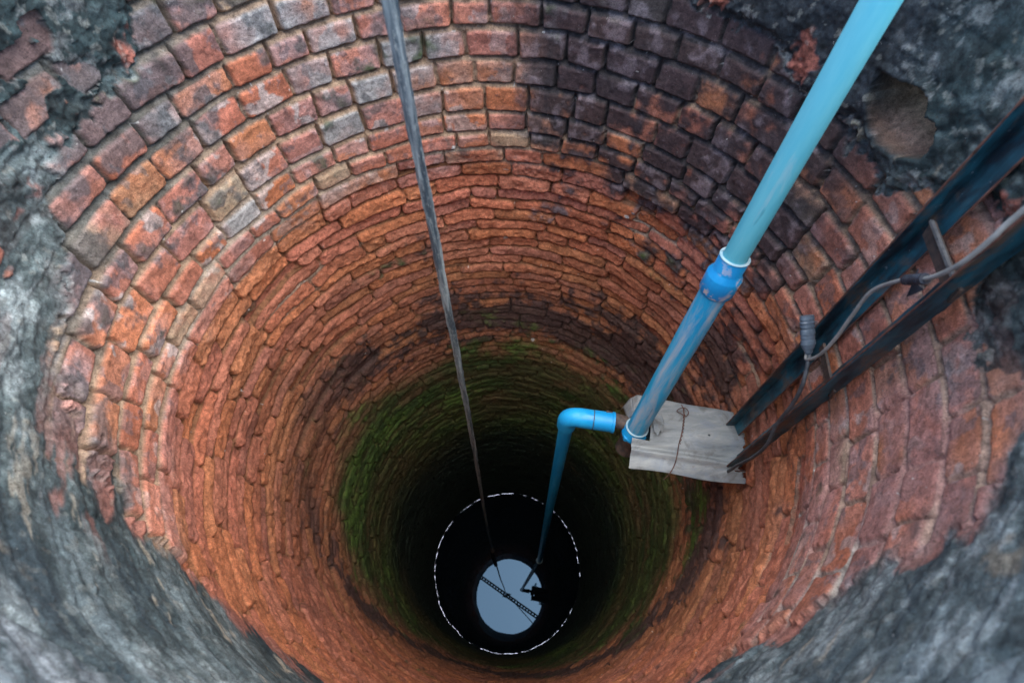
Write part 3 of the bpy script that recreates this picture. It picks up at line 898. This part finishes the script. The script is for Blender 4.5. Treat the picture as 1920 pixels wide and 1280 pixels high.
def basis(a, b, xaxis=(1, 0, 0)):
    z = (b - a).normalized(); x = Vector(xaxis); x = (x - z * x.dot(z)).normalized(); y = z.cross(x)
    return Matrix.Translation(a) @ Matrix((x, y, z)).transposed().to_4x4()
# z points down the rail, so local y = z x x points to -Y world
R1 = basis(r1t, r1b); R2_ = basis(r2t, r2b)
v, f = angle_iron(r1t, r1b, -1, 0.038, 0.030)
rail1 = mk("rail", v, f, M_STEEL, brk, R1, smooth=False, label="left angle iron with its blue-black inner faces in view")
v, f = angle_iron(r2t, r2b, 1, 0.034, 0.040)
rail2 = mk("rail", v, f, M_STEEL, brk, R2_, smooth=False, label="right angle iron with one broad dark face in view")
def edge_strip(R, x, y, L, r):
    return mk("rusty_edge", *[sweep([(x, y, L * q / 60) for q in range(61)], [r * (0.6 + 0.5 * random.Random(q).random()) for q in range(61)], 6)][0], M_RUST, None, None)
for R, L, pts_, rl in ((R1, (r1b - r1t).length, ((-0.0305, 0.0025), (-0.003, 0.0385)), rail1), (R2_, (r2b - r2t).length, ((-0.0405, -0.0025),), rail2)):
    for (x_, y_) in pts_:
        vv, ff = sweep([(x_, y_, 0.01 + (L - 0.02) * q / 90) for q in range(91)], [0.0017 * (0.6 + 0.6 * random.Random(q + 5).random()) for q in range(91)], 7)
        mk("rusty_edge", vv, ff, M_RUST, rl, R)
def plate(name, a, b, w_, t_, nrm, mat, parent, label=None):
    a, b = Vector(a), Vector(b); z = (b - a).normalized(); n_ = Vector(nrm); n_ = (n_ - z * n_.dot(z)).normalized(); y = z.cross(n_)
    M_ = Matrix.Translation(a) @ Matrix((n_, y, z)).transposed().to_4x4()
    L = (b - a).length; v, f = [], []
    addbox(v, f, -t_ / 2, t_ / 2, -w_ / 2, w_ / 2, 0, L)
    return mk(name, v, f, mat, parent, M_, smooth=False, label=label)
plate("rung", (0.676, -0.045, -0.318), (0.655, -0.172, -0.318), 0.028, 0.005, (1, 0, 0.2), M_IRON, brk)
plate("rung_lip", (0.668, -0.045, -0.303), (0.649, -0.158, -0.303), 0.005, 0.004, (0, 0, 1), M_DULL, brk.children[-1])
plate("rung", (0.699, -0.055, -0.650), (0.682, -0.165, -0.650), 0.024, 0.005, (1, 0, 0.2), M_IRON, brk)
# arms under the sheet and hooks over the curb
for y_, L0 in ((-0.022, 0.43), (-0.120, 0.425)):
    plate("arm", (0.735, y_, -1.268), (L0, y_ + 0.002, -1.268), 0.040, 0.006, (0, 0, 1), M_STEEL, brk)
for y_ in (-0.040, -0.160):
    plate("curb_hook", (0.645, y_, 0.036), (0.93, y_, 0.036), 0.045, 0.008, (0, 0, 1), M_STEEL, brk)
for z_ in (-0.17,):
    bx = R1 @ Vector((-0.006, 0.024, 0.175))
    mk("bolt", *lathe([(0, 0.008), (0.008, 0.008), (0.0085, 0.004), (0.013, 0.004)], 6), M_ZINC, brk, frame(bx, bx + Vector((-1, 0, 0.1))), smooth=False)

# ------------------------------------------------------------------ bent zinc sheet laid over the arms
TL, TR, BR_, BL = Vector((0.446, 0.098, 0)), Vector((0.757, 0.032, 0)), Vector((0.733, -0.196, 0)), Vector((0.405, -0.148, 0))
nx, ny = 110, 96
v, f = [], []
rj = random.Random(8)
jagR = [0.0]
for q in range(ny + 1): jagR.append(jagR[-1] * 0.75 + rj.uniform(-.004, .004))
alive = {}
def sheet_z(s, t):
    """s along the sheet (0 left, 1 right), t across (0 far edge, 1 near edge)"""
    z = -1.200 + 0.020 * math.sin(math.pi * min(t / 0.85, 1.0)) 
    z += -0.020 * max(0, (t - 0.74) / 0.26) ** 1.3 + 0.008 * math.exp(-((t - 0.80) / 0.035) ** 2) - 0.006 * math.exp(-((t - 0.73) / 0.03) ** 2)
    z += 0.004 * math.sin(t * 15 + 1.3 * s) * (0.4 + 0.6 * s) + 0.003 * math.sin(9 * s + 4 * t)
    z += -0.030 * max(0, (0.06 - t) / 0.06) ** 1.5
    return z
for j in range(ny + 1):
    t = j / ny
    for i in range(nx + 1):
        s = i / nx
        p = TL.lerp(TR, s).lerp(BL.lerp(BR_, s), t)
        rightcut = 0.030 * (abs(t - 0.42) / 0.42) ** 2.2 if t < 0.84 else 0.004
        if t < 0.05: rightcut = 0.012
        if s > 0.9: p.x -= (rightcut - 0.012 + jagR[j]) * (s - 0.9) * 10
        p.y += 0.003 * math.sin(7 * s) * (t < 0.02 or t > 0.97)
        p.z = sheet_z(s, t)
        if s < 0.05 and t < 0.5: p.z -= (0.05 - s) * 1.3 * (0.5 - t)
        v.append(p)
for j in range(ny):
    for i in range(nx):
        s, t = (i + .5) / nx, (j + .5) / ny
        if s < 0.165 and 0.33 < t < 0.655: continue                       # slot for the pipe
        if (s - 0.985) > -0.02 * rj.random() and 0.86 < t < 0.93: continue
        if (s - 0.70) ** 2 * 2.0 + (t - 0.48) ** 2 < 0.00010: continue      # nail hole
        if s > 0.93 and abs(t - (0.845 + (1 - s) * 0.25)) < 0.006: continue  # tear
        a = j * (nx + 1) + i
        f.append((a, a + nx + 1, a + nx + 2, a + 1))
sheet = mk("metal_cover", v, f, M_ZINC)
def thicken(o, t=0.0016, off=-1):
    m_ = o.modifiers.new("thickness", 'SOLIDIFY'); m_.thickness = t; m_.offset = off
thicken(sheet)
tag(sheet, "bent weathered grey zinc sheet sheltering the pipe joint", "metal sheet")
# turned-down flap at the far left corner and the torn tongue beside the slot
fl = []
ff = []
for j in range(13):
    t = j / 12
    p0 = TL.lerp(BL, t * 0.36); p0.z = sheet_z(0, t * 0.36) - 0.05 * 1.3 * (0.5 - t * 0.36)
    for i in range(6):
        q = i / 5
        fl.append(p0 + Vector((-0.012 * q - 0.010 * q * (1 - t), -0.018 * q * (1 - t), -0.050 * q * (1 - 0.35 * t))))
for j in range(12):
    for i in range(5):
        a = j * 6 + i
        ff.append((a, a + 1, a + 7, a + 6))
flo = mk("turned_down_flap", fl, ff, M_ZINC, sheet); thicken(flo, 0.0015)
tg, tf2 = [], []
base = TL.lerp(TR, 0.17).lerp(BL.lerp(BR_, 0.17), 0.42); base.z = sheet_z(0.17, 0.42)
outline = [(0.000, 0.020), (0.030, 0.022), (0.034, 0.0), (0.032, -0.024), (0.020, -0.044), (0.015, -0.036), (0.006, -0.052), (0.000, -0.036)]
for lv in range(2):
    for (x_, y_) in outline:
        tg.append(base + Vector((x_, y_, 0.006 + 0.018 * (1 - abs(x_ - 0.015) / 0.03) + 0.10 * max(0, -y_) * 0.25 - lv * 0.0018)))
m_ = len(outline)
tf2.append(tuple(range(m_))); tf2.append(tuple(m_ + i for i in range(m_))[::-1])
for i in range(m_): tf2.append((i, m_ + i, m_ + (i + 1) % m_, (i + 1) % m_))
mk("torn_tongue", tg, tf2, M_ZINC, sheet, smooth=False)

# wire tied round the sheet
def spt(s, t, dz=0.003):
    p = TL.lerp(TR, s).lerp(BL.lerp(BR_, s), t); p.z = sheet_z(s, t) + dz
    return p
wire = thing("tie_wire", "rusty twisted tie wire bound across the zinc sheet", "wire", spt(0.52, 0.2))
wp = [spt(0.455, -0.04, -0.03), spt(0.465, 0.0, 0.002), spt(0.478, 0.10), spt(0.49, 0.20), spt(0.485, 0.28, .004), spt(0.47, 0.38), spt(0.45, 0.50), spt(0.425, 0.66), spt(0.41, 0.78, .004), spt(0.395, 0.90), spt(0.36, 1.0, .002), spt(0.33, 1.05, -0.02)]
mk("wire_strand", *sweep(spline(wp, 6), 0.0014, 8), M_RUSTWIRE, wire)
tw1, tw2 = [], []
for q in range(61):
    t = 0.25 + 0.40 * q / 60; c_ = spt(0.488 - 0.055 * ((t - 0.25) / 0.4), t, 0.0045); a = q * 0.85
    tw1.append(c_ + Vector((0.0022 * math.cos(a), 0, 0.0022 * math.sin(a))))
mk("wire_twist", *sweep(tw1, 0.0011, 7), M_RUSTWIRE, wire)
lp = [spt(0.49, 0.25, .004), spt(0.455, 0.23, .008), spt(0.42, 0.20, .006), spt(0.455, 0.16, .012), spt(0.50, 0.155, .014), spt(0.525, 0.21, .012), spt(0.50, 0.26, .006), spt(0.475, 0.22, 0.016), spt(0.49, 0.14, .01)]
mk("wire_loop", *sweep(spline(lp, 6), 0.0013, 7), M_RUSTWIRE, wire)

# ------------------------------------------------------------------ electric cable with taped joints
cable = thing("power_cable", "pale grey electric cable with taped splice running along the steel bracket", "cable", (0.64, -0.10, -0.6))
cp = [(0.640, -0.176, 0.05), (0.610, -0.168, -0.08), (0.602, -0.172, -0.172), (0.600, -0.176, -0.201), (0.601, -0.175, -0.247), (0.607, -0.158, -0.295), (0.615, -0.128, -0.337), (0.622, -0.101, -0.400), (0.626, -0.106, -0.458), (0.630, -0.116, -0.525), (0.632, -0.117, -0.578), (0.634, -0.104, -0.618), (0.637, -0.088, -0.612)]
cpts = spline(cp, 9)
mk("grey_cable", *sweep(cpts, 0.0032, 14), M_CABLE, cable)
def wrap(p0, p1, r, name, mat, label=None, n=26, sq=1.0):
    P0, P1 = Vector(p0), Vector(p1)
    path, rr = [], []
    rg = random.Random(int(r * 1e5))
    for q in range(n):
        t = q / (n - 1)
        path.append(P0.lerp(P1, t))
        rr.append(r * (min(1.0, 0.45 + t * 2.2) if sq < 1 else 1.0) * (0.90 + 0.13 * ((q * 0.37) % 1.0) + rg.uniform(-.03, .03)))
    return mk(name, *sweep(path, rr, 18, squash=[(sq, 1.0)] * n), mat, cable, label=label)
wrap((0.6145, -0.131, -0.333), (0.608, -0.155, -0.300), 0.0078, "tape_band", M_TAPE_BLACK, "black tape round the cable at the rung")
v, f = [], []
for (dx_, dy_, dz_) in ((0, 0, 0), (0.004, 0.014, 0.012), (0.002, -0.018, 0.006), (0.010, -0.004, -0.030)): v.append((0.6085 + dx_, -0.146 + dy_, -0.318 + dz_))
for (dx_, dy_, dz_) in ((0, 0, 0), (0.004, 0.014, 0.012), (0.002, -0.018, 0.006), (0.010, -0.004, -0.030)): v.append((0.6100 + dx_, -0.146 + dy_, -0.318 + dz_))
f = [(0, 1, 3), (0, 3, 2), (4, 7, 5), (4, 6, 7), (0, 4, 5, 1), (1, 5, 7, 3), (3, 7, 6, 2), (2, 6, 4, 0)]
mk("tape_end", v, f, M_TAPE_BLACK, cable, smooth=False)
spl = wrap((0.639, -0.094, -0.614), (0.628, -0.036, -0.565), 0.0150, "taped_splice", M_TAPE_GREY, "thick grey tape wrapped splice sticking up", 30, 0.62)
for q in range(4):
    t = 0.34 + 0.19 * q
    c0 = Vector((0.639, -0.094, -0.614)).lerp(Vector((0.628, -0.036, -0.565)), t)
    dv = (Vector((0.628, -0.036, -0.565)) - Vector((0.639, -0.094, -0.614))).normalized()
    vv, ff = sweep([c0, c0 + dv * 0.0012 + Vector((0.0, 0, 0.0004 * (q % 3)))], [0.0152, 0.0152], 18, squash=[(0.62, 1.0)] * 2)
    mk("tape_fold", vv, ff, M_TAPE_GREY, spl)
bp = [(0.639, -0.098, -0.612), (0.634, -0.112, -0.618), (0.632, -0.128, -0.632), (0.630, -0.143, -0.648), (0.632, -0.155, -0.680), (0.634, -0.163, -0.715), (0.636, -0.168, -0.755), (0.638, -0.176, -0.800), (0.643, -0.196, -0.865), (0.650, -0.196, -0.96), (0.665, -0.180, -1.08), (0.69, -0.165, -1.18), (0.69, -0.15, -1.24), (0.60, -0.10, -1.25)]
mk("black_cable", *sweep(spline(bp, 9), 0.0040, 12), M_BLACKCABLE, cable, label="black cable hanging from the grey splice")
